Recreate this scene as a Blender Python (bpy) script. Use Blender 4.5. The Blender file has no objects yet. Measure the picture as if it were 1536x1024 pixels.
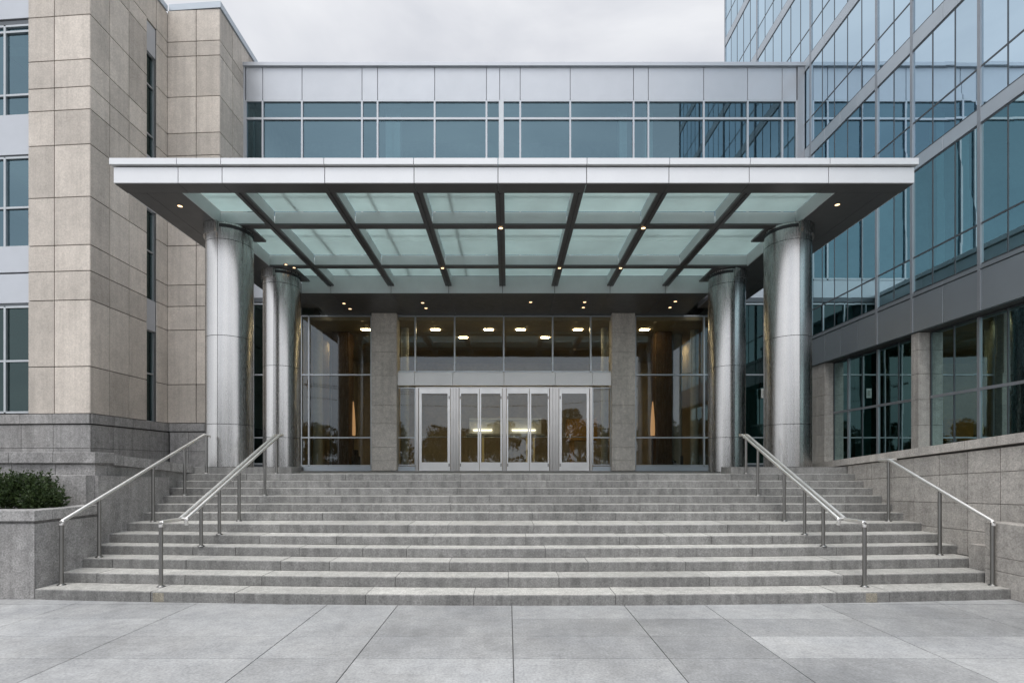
import bpy, math, random
from mathutils import Vector
R = math.radians
random.seed(11)
S = bpy.context.scene
COL = S.collection

# ------------------------------------------------------------------ survey
EYE = 2.2            # eye height above the plaza, metres
F = 740.0            # focal length in survey pixels
def X(px, D): return (px - 762.0) * D / F
def Z(py, D): return EYE + (699.0 - py) * D / F
D_FAC = 19.9         # main glazed front
D_CAN = 11.1         # canopy front edge
Z_CAN = 8.56         # canopy underside
D_COL, D_COLB = 13.35, 16.37
D_BAND = 17.43
Z_SOF = 8.30
RISE = 0.1676
Z_LAND = 12 * RISE
Z_TER = 13 * RISE
X_TOW = 11.97

# ------------------------------------------------------------------ mesh builder
class MB:
    def __init__(s): s.v = []; s.f = []; s.t = []; s.sm = []
    def face(s, pts, tone=1.0, smooth=False):
        i = len(s.v); s.v += [tuple(p) for p in pts]
        s.f.append(tuple(range(i, i + len(pts)))); s.t.append(tone); s.sm.append(smooth)
    def mesh(s, vs, fs, tone=1.0, smooth=False):
        i = len(s.v); s.v += [tuple(p) for p in vs]
        for f in fs:
            s.f.append(tuple(i + k for k in f)); s.t.append(tone); s.sm.append(smooth)
    def hexa(s, c, tone=1.0):      # c: 8 corners, bottom ring 0-3 then top ring 4-7
        s.mesh(c, [(0,3,2,1),(4,5,6,7),(0,1,5,4),(1,2,6,5),(2,3,7,6),(3,0,4,7)], tone)
    def box(s, x0, x1, y0, y1, z0, z1, tone=1.0, ch=0.0):
        if ch <= 0:
            s.hexa([(x0,y0,z0),(x1,y0,z0),(x1,y1,z0),(x0,y1,z0),(x0,y0,z1),(x1,y0,z1),(x1,y1,z1),(x0,y1,z1)], tone)
            return
        def ring(d, z): return [(x0+d,y0+d,z),(x1-d,y0+d,z),(x1-d,y1-d,z),(x0+d,y1-d,z)]
        vs = ring(ch, z0) + ring(0, z0+ch) + ring(0, z1-ch) + ring(ch, z1)
        fs = [(3,2,1,0),(12,13,14,15)]
        for k in range(3):
            for j in range(4):
                a = 4*k+j; b = 4*k+(j+1)%4; fs.append((a,b,b+4,a+4))
        s.mesh(vs, fs, tone)
    def prism(s, poly, z0, z1, tone=1.0):   # poly counter-clockwise in xy
        n = len(poly)
        vs = [(p[0],p[1],z0) for p in poly] + [(p[0],p[1],z1) for p in poly]
        fs = [tuple(range(n-1,-1,-1)), tuple(range(n,2*n))]
        for j in range(n): fs.append((j,(j+1)%n,n+(j+1)%n,n+j))
        s.mesh(vs, fs, tone)
    def slab(s, P, u0, u1, v0, v1, d0, d1, tone=1.0, ch=0.0):
        if ch <= 0:
            s.hexa([P(u0,v0,d0),P(u1,v0,d0),P(u1,v1,d0),P(u0,v1,d0),P(u0,v0,d1),P(u1,v0,d1),P(u1,v1,d1),P(u0,v1,d1)], tone)
            return
        b = [P(u0,v0,d0),P(u1,v0,d0),P(u1,v1,d0),P(u0,v1,d0)]
        m = [P(u0,v0,d1-ch),P(u1,v0,d1-ch),P(u1,v1,d1-ch),P(u0,v1,d1-ch)]
        t = [P(u0+ch,v0+ch,d1),P(u1-ch,v0+ch,d1),P(u1-ch,v1-ch,d1),P(u0+ch,v1-ch,d1)]
        fs = [(3,2,1,0),(8,9,10,11)]
        for k in range(2):
            for j in range(4):
                a = 4*k+j; q = 4*k+(j+1)%4; fs.append((a,q,q+4,a+4))
        s.mesh(b+m+t, fs, tone)
    def panels(s, P, us, vs, gap=0.014, d0=0.0, d1=0.03, var=0.06, skip=None, ch=0.004):
        for i in range(len(us)-1):
            for j in range(len(vs)-1):
                if skip and skip(i, j): continue
                s.slab(P, us[i]+gap/2, us[i+1]-gap/2, vs[j]+gap/2, vs[j+1]-gap/2, d0, d1,
                       1 + random.uniform(-var, var), ch)
    def tube(s, pts, r, n=10, caps=True, tone=1.0):
        pts = [Vector(p) for p in pts]; rings = []
        for i, p in enumerate(pts):
            if i == 0: d = (pts[1]-p).normalized()
            elif i == len(pts)-1: d = (p-pts[i-1]).normalized()
            else: d = ((p-pts[i-1]).normalized() + (pts[i+1]-p).normalized()).normalized()
            up = Vector((0,0,1)) if abs(d.z) < 0.9 else Vector((0,1,0))
            a = d.cross(up).normalized(); b = a.cross(d).normalized()
            k = 1.0
            if 0 < i < len(pts)-1: k = 1/max(0.5, d.dot((pts[i+1]-p).normalized()))
            rr = r[i] if isinstance(r, (list, tuple)) else r
            rings.append([p + (a*math.cos(t)+b*math.sin(t))*rr for t in [2*math.pi*q/n for q in range(n)]])
        vs = [v for rg in rings for v in rg]; fs = []
        for i in range(len(pts)-1):
            for q in range(n):
                fs.append((i*n+q, i*n+(q+1)%n, (i+1)*n+(q+1)%n, (i+1)*n+q))
        s.mesh(vs, fs, tone, True)
        if caps:
            s.face(list(reversed(rings[0])), tone); s.face(rings[-1], tone)
    def lathe(s, cx, cy, prof, n=48, smooth=True, tone=1.0, caps=True):
        vs = []
        for (r, z) in prof:
            vs += [(cx+r*math.cos(2*math.pi*q/n), cy+r*math.sin(2*math.pi*q/n), z) for q in range(n)]
        fs = []
        for i in range(len(prof)-1):
            for q in range(n):
                fs.append((i*n+q, i*n+(q+1)%n, (i+1)*n+(q+1)%n, (i+1)*n+q))
        s.mesh(vs, fs, tone, smooth)
        if not caps: return
        m = len(prof)-1
        if prof[m][0] > 0: s.face(vs[m*n:(m+1)*n], tone)
        if prof[0][0] > 0: s.face(list(reversed(vs[:n])), tone)
    def build(s, name, mat, parent=None):
        o0 = Vector((0,0,0)); q = parent
        while q is not None: o0 += q.location; q = q.parent
        me = bpy.data.meshes.new(name)
        me.from_pydata([tuple(Vector(v)-o0) for v in s.v], [], s.f)
        at = me.attributes.new('tone', 'FLOAT', 'FACE')
        at.data.foreach_set('value', s.t)
        me.polygons.foreach_set('use_smooth', s.sm)
        me.materials.append(mat)
        me.validate(); me.update()
        o = bpy.data.objects.new(name, me); COL.objects.link(o)
        if parent is not None: o.parent = parent
        return o

def empty(name, loc):
    o = bpy.data.objects.new(name, None); COL.objects.link(o)
    o.location = loc; o.empty_display_size = 0.3
    return o
def tag(o, label=None, cat=None, group=None, kind=None):
    if label: o['label'] = label
    if cat: o['category'] = cat
    if group: o['group'] = group
    if kind: o['kind'] = kind
    return o
def thing(name, loc, label, cat, group=None): return tag(empty(name, loc), label, cat, group)
def copy_tree(o, parent=None):
    c = o.copy(); COL.objects.link(c); c.parent = parent
    for ch in [q for q in bpy.data.objects if q.parent == o]: copy_tree(ch, c)
    return c
def front(D):            # plane facing the camera side (-Y): u = x, v = z
    return lambda u, v, d: Vector((u, D - d, v))
def sideplane(x, sgn):   # plane x = const facing sgn*X : u = y, v = z
    return lambda u, v, d: Vector((x + sgn*d, u, v))

# ------------------------------------------------------------------ materials
def mat_new(name):
    m = bpy.data.materials.new(name); m.use_nodes = True
    nt = m.node_tree; nt.nodes.clear()
    out = nt.nodes.new('ShaderNodeOutputMaterial')
    return m, nt, out
def N(nt, t, **kw):
    n = nt.nodes.new(t)
    for k, v in kw.items():
        if k.startswith('i_'): n.inputs[k[2:].replace('_', ' ')].default_value = v
        else: setattr(n, k, v)
    return n
def L(nt, a, b): nt.links.new(a, b)
def pos_noise(nt, scale, detail=4, rough=0.6, stretch=None):
    g = N(nt, 'ShaderNodeNewGeometry'); src = g.outputs['Position']
    if stretch:
        mp = N(nt, 'ShaderNodeMapping'); mp.inputs['Scale'].default_value = stretch
        L(nt, src, mp.inputs['Vector']); src = mp.outputs['Vector']
    n = N(nt, 'ShaderNodeTexNoise'); n.inputs['Scale'].default_value = scale
    n.inputs['Detail'].default_value = detail; n.inputs['Roughness'].default_value = rough
    L(nt, src, n.inputs['Vector']); return n.outputs['Fac']
def ramp(nt, fac, stops):
    r = N(nt, 'ShaderNodeValToRGB'); cr = r.color_ramp
    while len(cr.elements) < len(stops): cr.elements.new(0.5)
    for e, (p, c) in zip(cr.elements, stops):
        e.position = p; e.color = (c, c, c, 1) if isinstance(c, (int, float)) else (*c, 1)
    L(nt, fac, r.inputs['Fac']); return r.outputs['Color']
def mul(nt, a, b, fac=1.0):
    m = N(nt, 'ShaderNodeMix', data_type='RGBA', blend_type='MULTIPLY')
    m.inputs['Factor'].default_value = fac
    L(nt, a, m.inputs['A']); L(nt, b, m.inputs['B']); return m.outputs['Result']
def mixc(nt, fac, a, b):
    m = N(nt, 'ShaderNodeMix', data_type='RGBA')
    L(nt, fac, m.inputs['Factor'])
    for s_, v in (('A', a), ('B', b)):
        if isinstance(v, tuple): m.inputs[s_].default_value = (*v, 1)
        else: L(nt, v, m.inputs[s_])
    return m.outputs['Result']
def tone_of(nt):
    a = N(nt, 'ShaderNodeAttribute', attribute_name='tone')
    return a.outputs['Fac']

def spots(nt, c, scale, r, dark, keep):
    g = N(nt, 'ShaderNodeNewGeometry'); v = N(nt, 'ShaderNodeTexVoronoi'); v.inputs['Scale'].default_value = scale
    L(nt, g.outputs['Position'], v.inputs['Vector'])
    d = ramp(nt, v.outputs['Distance'], [(r*0.75, 0.0), (r, 1.0)])
    sp = N(nt, 'ShaderNodeSeparateColor'); L(nt, v.outputs['Color'], sp.inputs[0])
    k = N(nt, 'ShaderNodeMath', operation='GREATER_THAN'); k.inputs[1].default_value = keep; L(nt, sp.outputs[0], k.inputs[0])
    m = N(nt, 'ShaderNodeMath', operation='MAXIMUM'); L(nt, d, m.inputs[0]); L(nt, k.outputs[0], m.inputs[1])
    return mul(nt, c, ramp(nt, m.outputs[0], [(0.0, dark), (1.0, 1.0)]))
def stone(name, base, alt, speck=60, speck_amt=0.35, stain=0.25, rough=0.75, bump=0.25, streak=0.0, gum=False):
    m, nt, out = mat_new(name)
    b = N(nt, 'ShaderNodeBsdfPrincipled'); b.inputs['Roughness'].default_value = rough
    b.inputs['Specular IOR Level'].default_value = 0.25
    patch = ramp(nt, pos_noise(nt, 0.9, 5, 0.62), [(0.3, 0.0), (0.7, 1.0)])
    c = mixc(nt, patch, base, alt)
    sp = pos_noise(nt, speck, 2, 0.7)
    c = mul(nt, c, ramp(nt, sp, [(0.25, 1-speck_amt), (0.5, 1.0), (0.75, 1+speck_amt)]))
    mid = pos_noise(nt, speck*0.16, 3, 0.7)
    c = mul(nt, c, ramp(nt, mid, [(0.3, 1-speck_amt*0.5), (0.7, 1+speck_amt*0.4)]))
    st = pos_noise(nt, 0.35, 6, 0.7)
    c = mul(nt, c, ramp(nt, st, [(0.32, 1-stain), (0.55, 1.0)]))
    if streak > 0:   # rain streaks running down the stone
        sk = pos_noise(nt, 3.0, 4, 0.6, (2.2, 2.2, 0.12))
        c = mul(nt, c, ramp(nt, sk, [(0.36, 1-streak), (0.56, 1.0)]))
    if gum: c = spots(nt, spots(nt, c, 2.6, 0.055, 0.72, 0.35), 6.0, 0.06, 0.80, 0.25)
    c = mul(nt, c, tone_of(nt))
    L(nt, c, b.inputs['Base Color'])
    bp = N(nt, 'ShaderNodeBump'); bp.inputs['Strength'].default_value = bump; bp.inputs['Distance'].default_value = 0.004
    L(nt, sp, bp.inputs['Height']); L(nt, bp.outputs['Normal'], b.inputs['Normal'])
    L(nt, b.outputs['BSDF'], out.inputs['Surface'])
    return m

def metal(name, col, rough=0.35, metallic=0.6, var=0.06, brushed=None, spec=0.5, wave=0.0, aniso=0.0):
    m, nt, out = mat_new(name)
    b = N(nt, 'ShaderNodeBsdfPrincipled')
    b.inputs['Metallic'].default_value = metallic
    b.inputs['Specular IOR Level'].default_value = spec
    base = N(nt, 'ShaderNodeRGB'); base.outputs[0].default_value = (*col, 1)
    n = pos_noise(nt, 1.3, 5, 0.65)
    c = mul(nt, base.outputs[0], ramp(nt, n, [(0.3, 1-var), (0.7, 1+var)]))
    c = mul(nt, c, tone_of(nt))
    if brushed:
        br = pos_noise(nt, 14, 3, 0.7, brushed)
        c = mul(nt, c, ramp(nt, br, [(0.3, 0.965), (0.7, 1.03)]))
        rr = ramp(nt, br, [(0.25, rough*0.92), (0.75, rough*1.08)])
        L(nt, rr, b.inputs['Roughness'])
    else:
        rr = ramp(nt, pos_noise(nt, 4, 4, 0.6), [(0.3, rough*0.85), (0.7, rough*1.15)])
        L(nt, rr, b.inputs['Roughness'])
    if aniso > 0:
        tg = N(nt, 'ShaderNodeTangent', direction_type='RADIAL', axis='Z')
        b.inputs['Anisotropic'].default_value = aniso; b.inputs['Anisotropic Rotation'].default_value = 0.25
        L(nt, tg.outputs['Tangent'], b.inputs['Tangent'])
    if wave > 0:
        bp = N(nt, 'ShaderNodeBump'); bp.inputs['Strength'].default_value = wave; bp.inputs['Distance'].default_value = 0.02
        L(nt, pos_noise(nt, 0.8, 2, 0.4), bp.inputs['Height']); L(nt, bp.outputs['Normal'], b.inputs['Normal'])
    L(nt, c, b.inputs['Base Color'])
    L(nt, b.outputs['BSDF'], out.inputs['Surface'])
    return m

def glass(name, refl, trans, base=0.25, ior=1.6, rough=0.015, wave=0.06):
    m, nt, out = mat_new(name)
    g = N(nt, 'ShaderNodeBsdfGlossy'); g.inputs['Roughness'].default_value = rough
    t = N(nt, 'ShaderNodeBsdfTransparent'); t.inputs['Color'].default_value = (*trans, 1)
    rc = N(nt, 'ShaderNodeRGB'); rc.outputs[0].default_value = (*refl, 1)
    L(nt, mul(nt, rc.outputs[0], tone_of(nt)), g.inputs['Color'])
    lw = N(nt, 'ShaderNodeFresnel'); lw.inputs['IOR'].default_value = ior
    mr = N(nt, 'ShaderNodeMapRange'); mr.inputs['To Min'].default_value = base; mr.inputs['To Max'].default_value = 1.0
    L(nt, lw.outputs['Fac'], mr.inputs['Value'])
    bp = N(nt, 'ShaderNodeBump'); bp.inputs['Strength'].default_value = wave; bp.inputs['Distance'].default_value = 0.01
    L(nt, pos_noise(nt, 1.1, 2, 0.5), bp.inputs['Height']); L(nt, bp.outputs['Normal'], g.inputs['Normal'])
    mx = N(nt, 'ShaderNodeMixShader')
    L(nt, mr.outputs['Result'], mx.inputs['Fac']); L(nt, t.outputs[0], mx.inputs[1]); L(nt, g.outputs[0], mx.inputs[2])
    L(nt, mx.outputs[0], out.inputs['Surface'])
    return m

def frosted(name, col, trans, spec=0.04):
    m, nt, out = mat_new(name)
    n = ramp(nt, pos_noise(nt, 1.2, 4, 0.6), [(0.3, 0.93), (0.7, 1.05)])
    d = N(nt, 'ShaderNodeBsdfDiffuse'); t = N(nt, 'ShaderNodeBsdfTranslucent')
    for s_, c_ in ((d, col), (t, trans)):
        rc = N(nt, 'ShaderNodeRGB'); rc.outputs[0].default_value = (*c_, 1)
        L(nt, mul(nt, mul(nt, rc.outputs[0], n), tone_of(nt)), s_.inputs['Color'])
    a = N(nt, 'ShaderNodeAddShader'); L(nt, d.outputs[0], a.inputs[0]); L(nt, t.outputs[0], a.inputs[1])
    g = N(nt, 'ShaderNodeBsdfGlossy'); g.inputs['Roughness'].default_value = 0.12
    mx = N(nt, 'ShaderNodeMixShader'); mx.inputs['Fac'].default_value = spec
    L(nt, a.outputs[0], mx.inputs[1]); L(nt, g.outputs[0], mx.inputs[2])
    L(nt, mx.outputs[0], out.inputs['Surface'])
    return m

def emit(name, col, strength):
    m, nt, out = mat_new(name)
    e = N(nt, 'ShaderNodeEmission'); e.inputs['Color'].default_value = (*col, 1); e.inputs['Strength'].default_value = strength
    L(nt, e.outputs[0], out.inputs['Surface']); return m

def leafmat(name, c1, c2):
    m, nt, out = mat_new(name)
    c = mixc(nt, ramp(nt, pos_noise(nt, 9, 3, 0.6), [(0.35, 0.0), (0.65, 1.0)]), c1, c2)
    c = mul(nt, c, tone_of(nt))
    d = N(nt, 'ShaderNodeBsdfPrincipled'); d.inputs['Roughness'].default_value = 0.5
    d.inputs['Specular IOR Level'].default_value = 0.35
    L(nt, c, d.inputs['Base Color'])
    t = N(nt, 'ShaderNodeBsdfTranslucent'); L(nt, c, t.inputs['Color'])
    mx = N(nt, 'ShaderNodeMixShader'); mx.inputs['Fac'].default_value = 0.25
    L(nt, d.outputs[0], mx.inputs[1]); L(nt, t.outputs[0], mx.inputs[2]); L(nt, mx.outputs[0], out.inputs['Surface'])
    return m

M = {}
M['limestone'] = stone('limestone', (0.57,0.515,0.455), (0.495,0.45,0.40), 22, 0.16, 0.12, 0.85, 0.2, 0.10)
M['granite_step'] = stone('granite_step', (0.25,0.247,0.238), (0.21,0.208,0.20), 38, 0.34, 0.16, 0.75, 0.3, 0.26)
M['granite_tread_lit'] = stone('granite_tread_lit', (0.50,0.49,0.455), (0.43,0.42,0.395), 38, 0.35, 0.2, 0.6, 0.2, 0.0)  # step granite made paler: light from above put into the tread colour
M['granite_grey'] = stone('granite_grey', (0.34,0.33,0.32), (0.285,0.28,0.275), 38, 0.4, 0.18, 0.75, 0.25, 0.2)
M['granite_warm'] = stone('granite_warm', (0.47,0.44,0.405), (0.40,0.38,0.355), 38, 0.32, 0.16, 0.75, 0.25, 0.15)
M['granite_infill'] = stone('granite_infill', (0.30,0.275,0.22), (0.25,0.23,0.19), 38, 0.4, 0.2)
M['pier_stone'] = stone('pier_stone', (0.60,0.56,0.50), (0.52,0.485,0.44), 38, 0.3, 0.15, 0.75, 0.2, 0.12)
M['paving'] = stone('paving', (0.385,0.385,0.38), (0.315,0.32,0.325), 34, 0.25, 0.34, 0.6, 0.2, 0.0, True)
M['mortar'] = stone('mortar', (0.12,0.12,0.115), (0.09,0.09,0.09), 40, 0.2, 0.2, 0.9, 0.1)
M['asphalt'] = stone('asphalt', (0.30,0.30,0.30), (0.25,0.25,0.25), 30, 0.3, 0.3, 0.9, 0.2)
M['soil'] = stone('soil', (0.05,0.04,0.03), (0.03,0.025,0.02), 30, 0.5, 0.3, 0.95, 0.6)
M['panel'] = metal('panel', (0.445,0.465,0.495), 0.38, 0.35, 0.03, wave=0.05)
M['header'] = metal('header', (0.86,0.86,0.85), 0.4, 0.05, 0.03)
M['fascia'] = metal('fascia', (0.665,0.675,0.685), 0.4, 0.15, 0.025, wave=0.04)
M['soffit'] = metal('soffit', (0.115,0.115,0.115), 0.36, 0.35, 0.03)
M['dark'] = metal('dark', (0.03,0.032,0.034), 0.5, 0.2, 0.05)
M['mullion'] = metal('mullion', (0.42,0.445,0.46), 0.38, 0.6, 0.05)
M['mullion_pale'] = metal('mullion_pale', (0.43,0.45,0.475), 0.4, 0.35, 0.04)
M['mullion_dark'] = metal('mullion_dark', (0.10,0.11,0.12), 0.4, 0.5, 0.05)
M['spandrel'] = metal('spandrel', (0.43,0.475,0.515), 0.36, 0.35, 0.03, wave=0.03)
M['spandrel_shaded'] = metal('spandrel_shaded', (0.25,0.28,0.305), 0.36, 0.4, 0.03, wave=0.03)  # spandrel copy with the lowest band's dark reflections put into its colour
M['steel'] = metal('steel', (0.485,0.48,0.47), 0.27, 1.0, 0.04, brushed=(1.6,1.6,0.12), aniso=0.45)
M['rail'] = metal('rail', (0.72,0.705,0.68), 0.42, 0.85, 0.05)
M['post'] = metal('post', (0.26,0.255,0.245), 0.34, 1.0, 0.05)
M['doorsteel'] = metal('doorsteel', (0.48,0.47,0.455), 0.3, 0.9, 0.05, brushed=(6.0,6.0,0.5))
M['doorrail'] = metal('doorrail', (0.78,0.775,0.76), 0.34, 0.55, 0.04)
M['glass_blue'] = glass('glass_blue', (0.36,0.54,0.63), (0.42,0.60,0.64), 0.24, 1.5, wave=0.02)
M['glass_tower'] = glass('glass_tower', (0.55,0.69,0.79), (0.14,0.30,0.31), 0.44, 1.6, wave=0.006)
M['glass_dark'] = glass('glass_dark', (0.42,0.58,0.58), (0.18,0.34,0.32), 0.06, 1.5, wave=0.02)
M['glass_door'] = glass('glass_door', (0.60,0.67,0.72), (0.70,0.70,0.62), 0.065, 1.5, wave=0.02)
M['frost'] = frosted('frost', (0.34,0.372,0.37), (0.355,0.41,0.40))
M['frost_clad'] = frosted('frost_clad', (0.56,0.60,0.60), (0.14,0.155,0.15))
M['lamp'] = emit('lamp', (1.0,0.66,0.36), 3.2)
M['ceil_lamp'] = emit('ceil_lamp', (1.0,0.80,0.50), 80.0)
M['sconce'] = emit('sconce', (1.0,0.56,0.27), 0.6)
M['tube'] = emit('tube', (1.0,0.92,0.75), 4.0)
M['in_wall'] = stone('in_wall', (0.46,0.385,0.265), (0.40,0.335,0.23), 8, 0.1, 0.2, 0.8, 0.05)
M['in_dark'] = stone('in_dark', (0.05,0.042,0.035), (0.035,0.03,0.027), 8, 0.2, 0.2, 0.6, 0.05)
M['in_office'] = stone('in_office', (0.34,0.36,0.35), (0.27,0.29,0.29), 4, 0.1, 0.3, 0.8, 0.05)
M['in_pale'] = stone('in_pale', (0.42,0.42,0.38), (0.38,0.38,0.34), 8, 0.1, 0.1, 0.8, 0.05)
M['in_brown'] = stone('in_brown', (0.11,0.07,0.04), (0.08,0.05,0.03), 8, 0.2, 0.2, 0.5, 0.05)
M['amber'] = stone('amber', (0.45,0.26,0.08), (0.36,0.2,0.06), 8, 0.15, 0.2, 0.5, 0.05)
M['brass'] = metal('brass', (0.80,0.62,0.30), 0.35, 0.6)
M['plaster'] = stone('plaster', (0.62,0.63,0.60), (0.58,0.59,0.56), 8, 0.06, 0.06, 0.7, 0.05)
M['leaf'] = leafmat('leaf', (0.022,0.040,0.014), (0.046,0.070,0.022))
M['leaf_tree'] = leafmat('leaf_tree', (0.03,0.05,0.02), (0.05,0.075,0.028))
M['bark'] = stone('bark', (0.10,0.08,0.06), (0.07,0.055,0.04), 20, 0.3, 0.3, 0.9, 0.5)
M['wire'] = metal('wire', (0.03,0.03,0.03), 0.5, 0.2)

# ------------------------------------------------------------------ glazing helper
def window(parent, P, us, vs, gmat, fmat, fw=0.05, fh=0.05, d0=-0.06, d1=0.03, name='window', edge=True, gd=-0.03, hd=0.004, ends=(1,1)):
    g = MB()
    for i in range(len(us)-1):
        for j in range(len(vs)-1):
            a, b, c, e = [random.uniform(-0.001, 0.001) for _ in range(4)]
            g.face([P(us[i],vs[j],gd+a), P(us[i+1],vs[j],gd+b), P(us[i+1],vs[j+1],gd+c), P(us[i],vs[j+1],gd+e)],
                   1+random.uniform(-0.07, 0.07))
    w = g.build(name, gmat, parent)
    f = MB()
    for k, u in enumerate(us):
        if not edge and k in (0, len(us)-1): continue
        if k == 0 and not ends[0] or k == len(us)-1 and not ends[1]: continue
        f.slab(P, u-fw/2, u+fw/2, vs[0], vs[-1], d0, d1)
    ed = [fw/2 if (edge or 0 < k < len(us)-1) else 0.0 for k in range(len(us))]
    for v in vs:
        for i in range(len(us)-1):
            f.slab(P, us[i]+ed[i]-0.004, us[i+1]-ed[i+1]+0.004, v-fh/2, v+fh/2, d0+hd, d1-hd)
    f.build('frame', fmat, w)
    return w

# ================================================================== GROUND
g = MB(); g.face([(-300,-300,-0.03),(300,-300,-0.03),(300,300,-0.03),(-300,300,-0.03)])
tag(g.build('ground', M['asphalt']), 'grey ground around the plaza', 'ground', kind='structure')
g = MB(); g.box(-14, 14, -3, 8.6, -0.025, -0.012)
pb = g.build('paving_bed', M['mortar']); tag(pb, 'dark joints between the paving slabs', 'paving', kind='structure')
g = MB()
xs = [-13.2,-11.0,-9.0,-6.96,-5.0,-2.88,-1.75,0.06,1.84,3.13,5.0,6.95,9.0,11.0,13.2]
ys = [7.88-0.74*k for k in range(15)]
for j in range(len(ys)-1):
    for i in range(len(xs)-1):
        gp = 0.012
        tn = 1 + random.uniform(-0.17, 0.09)
        if i in (8,) and j in (1,2): tn = 0.80
        if i == 8 and j == 3: tn = 0.86
        g.box(xs[i]+gp/2, xs[i+1]-gp/2, ys[j+1]+gp/2, ys[j]-gp/2, -0.02, 0.0, tn, 0.003)
for i in range(len(xs)-1):    # last course runs under the stair front
    g.box(xs[i]+0.006, xs[i+1]-0.006, ys[0]+0.006, 8.55, -0.02, 0.0, 1+random.uniform(-0.06,0.05))
tag(g.build('plaza_paving', M['paving']), 'pale grey stone paving slabs in front of the stairs', 'paving', kind='structure')

# ================================================================== STAIRS
XL, XR = -8.12, 8.72
SD = [7.80, 8.29, 8.74, 9.19, 9.57, 10.02, 10.88, 11.2, 11.5, 11.8, 12.1, 12.4]
def bow(k, x):
    b = 0.38 if k <= 6 else 0.0
    return b * (min(1.0, abs(x - 0.25) / 8.2)) ** 2
stairs = thing('granite_staircase', (0.3, 8.0, 0), 'wide speckled grey granite staircase of twelve steps rising to the entrance', 'staircase')
ENDS = {1: (-7.83, 8.33), 2: (-7.98, 8.47), 3: (-8.12, 8.66)}
def step_part(k, xa, xb, D0, D1, zt, zb, seed, parent, name='step', kbow=None):
    rnd = random.Random(seed); s = MB(); td = MB(); kb = k if kbow is None else kbow
    xx = [xa]; 
    while xx[-1] < xb - 2.6: xx.append(xx[-1] + rnd.choice([0.9, 1.3, 1.7, 2.1, 2.5]) * rnd.uniform(0.9, 1.1))
    xx.append(xb)
    ch = 0.014
    for i in range(len(xx)-1):
        a, b = xx[i] + (0.0045 if i else 0), xx[i+1] - (0.0045 if i < len(xx)-2 else 0)
        tone = 1 + rnd.uniform(-0.13, 0.09); oy = rnd.uniform(-0.005, 0.004); oz = rnd.uniform(-0.003, 0.0015)
        n = max(1, int((b - a) / 0.6)); px = [a + (b-a)*q/n for q in range(n+1)]
        zf = zb+0.026 if k > 1 else zb
        prof = lambda x, oy=oy, oz=oz, zf=zf: [(D0+oy+bow(kb,x), zf), (D0+oy+bow(kb,x), zt+oz-ch), (D0+oy+bow(kb,x)+ch, zt+oz), (D1, zt+oz)]
        vs = []; fs = []
        for x in px: vs += [(x, y, z) for (y, z) in prof(x)]
        for q in range(n):
            for r_ in range(2):
                fs.append((q*4+r_, (q+1)*4+r_, (q+1)*4+r_+1, q*4+r_+1))
            a0, a1, b0, b1 = vs[q*4+2], vs[q*4+6], vs[q*4+7], vs[q*4+3]
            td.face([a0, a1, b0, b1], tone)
        s.mesh(vs, fs, tone)
        for q, flip in ((0, False), (n, True)):
            pr = prof(px[q]); pts = [(px[q], y, z) for (y, z) in pr] + [(px[q], D1, zb)]
            s.face(pts if flip else list(reversed(pts)), tone*0.8)
    # body behind the joints
    n = 16; lo = [(xa+(xb-xa)*q/n) for q in range(n+1)]
    poly = [(x, D0+bow(kb,x)+0.012) for x in lo] + [(xb, D1-0.01), (xa, D1-0.01)]
    s.prism(poly, zb, zt-0.006, 0.55)
    o = s.build(name, M['granite_step'], parent); td.build('tread', M['granite_tread_lit'], o); return o
for k in range(1, 13):
    D0 = SD[k-1]
    D1 = SD[k] + 0.45 if k < 12 else 19.95
    xa, xb = ENDS.get(k, (XL, XR))
    if k == 12: 
        step_part(k, xa, xb, D0, 12.9, k*RISE, (k-1)*RISE-0.02, 40+k, stairs)
    else:
        step_part(k, xa, xb, D0, D1, k*RISE, (k-1)*RISE-0.02, 40+k, stairs)
for x in (-5.645, 5.86):
    g = MB(); y = SD[0]+bow(1, x); g.box(x-0.11, x+0.11, y-0.003, y+0.02, 0.004, RISE-0.016); g.build('infill_stone', M['granite_infill'], stairs)
# entrance landing and raised terraces
g = MB(); g.box(-9.0, 9.0, 12.88, 19.97, 1.7, Z_LAND-0.003)
tag(g.build('entrance_landing', M['granite_step']), 'grey stone landing before the entrance doors', 'landing', kind='structure')
def curve_edge(x0, y0, x1, y1, n=14):
    return [(x0 + (x1-x0)*(1-math.cos(t)), y0 + (y1-y0)*math.sin(t)) for t in [math.pi/2*q/n for q in range(n+1)]]
g = MB()
ced = [(5.72+(8.25-5.72)*t**2.2, 12.66+(16.0-12.66)*t) for t in [q/14 for q in range(15)]]
g.prism([(5.72,12.66),(8.72,12.66),(8.72,12.7),(13.0,12.7),(13.0,19.9),(8.25,19.9)] + list(reversed(ced))[:-1], 1.6, Z_TER)
tag(g.build('terrace', M['granite_step']), 'raised stone terrace by the glass tower', 'terrace', kind='structure')
g = MB()
cel = [(-5.56-(8.25-5.56)*t**2.2, 12.66+(16.0-12.66)*t) for t in [q/14 for q in range(15)]]
g.prism(list(reversed(cel)) + [] , 1.6, Z_TER) if False else None
pl = [(-8.12,12.66)] + cel + [(-8.25,19.9),(-20,19.9),(-20,10.0),(-8.12,10.0)]
g.prism(pl, 1.6, Z_TER)
tag(g.build('terrace', M['granite_step']), 'raised stone terrace by the beige stone wing', 'terrace', kind='structure')

# ================================================================== PARAPETS + PLANTER
def wall_blocks(mb, P, us, vs, var=0.07, gap=0.010, d1=0.02): mb.panels(P, us, vs, gap, 0.0, d1, var, ch=0.003)
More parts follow.
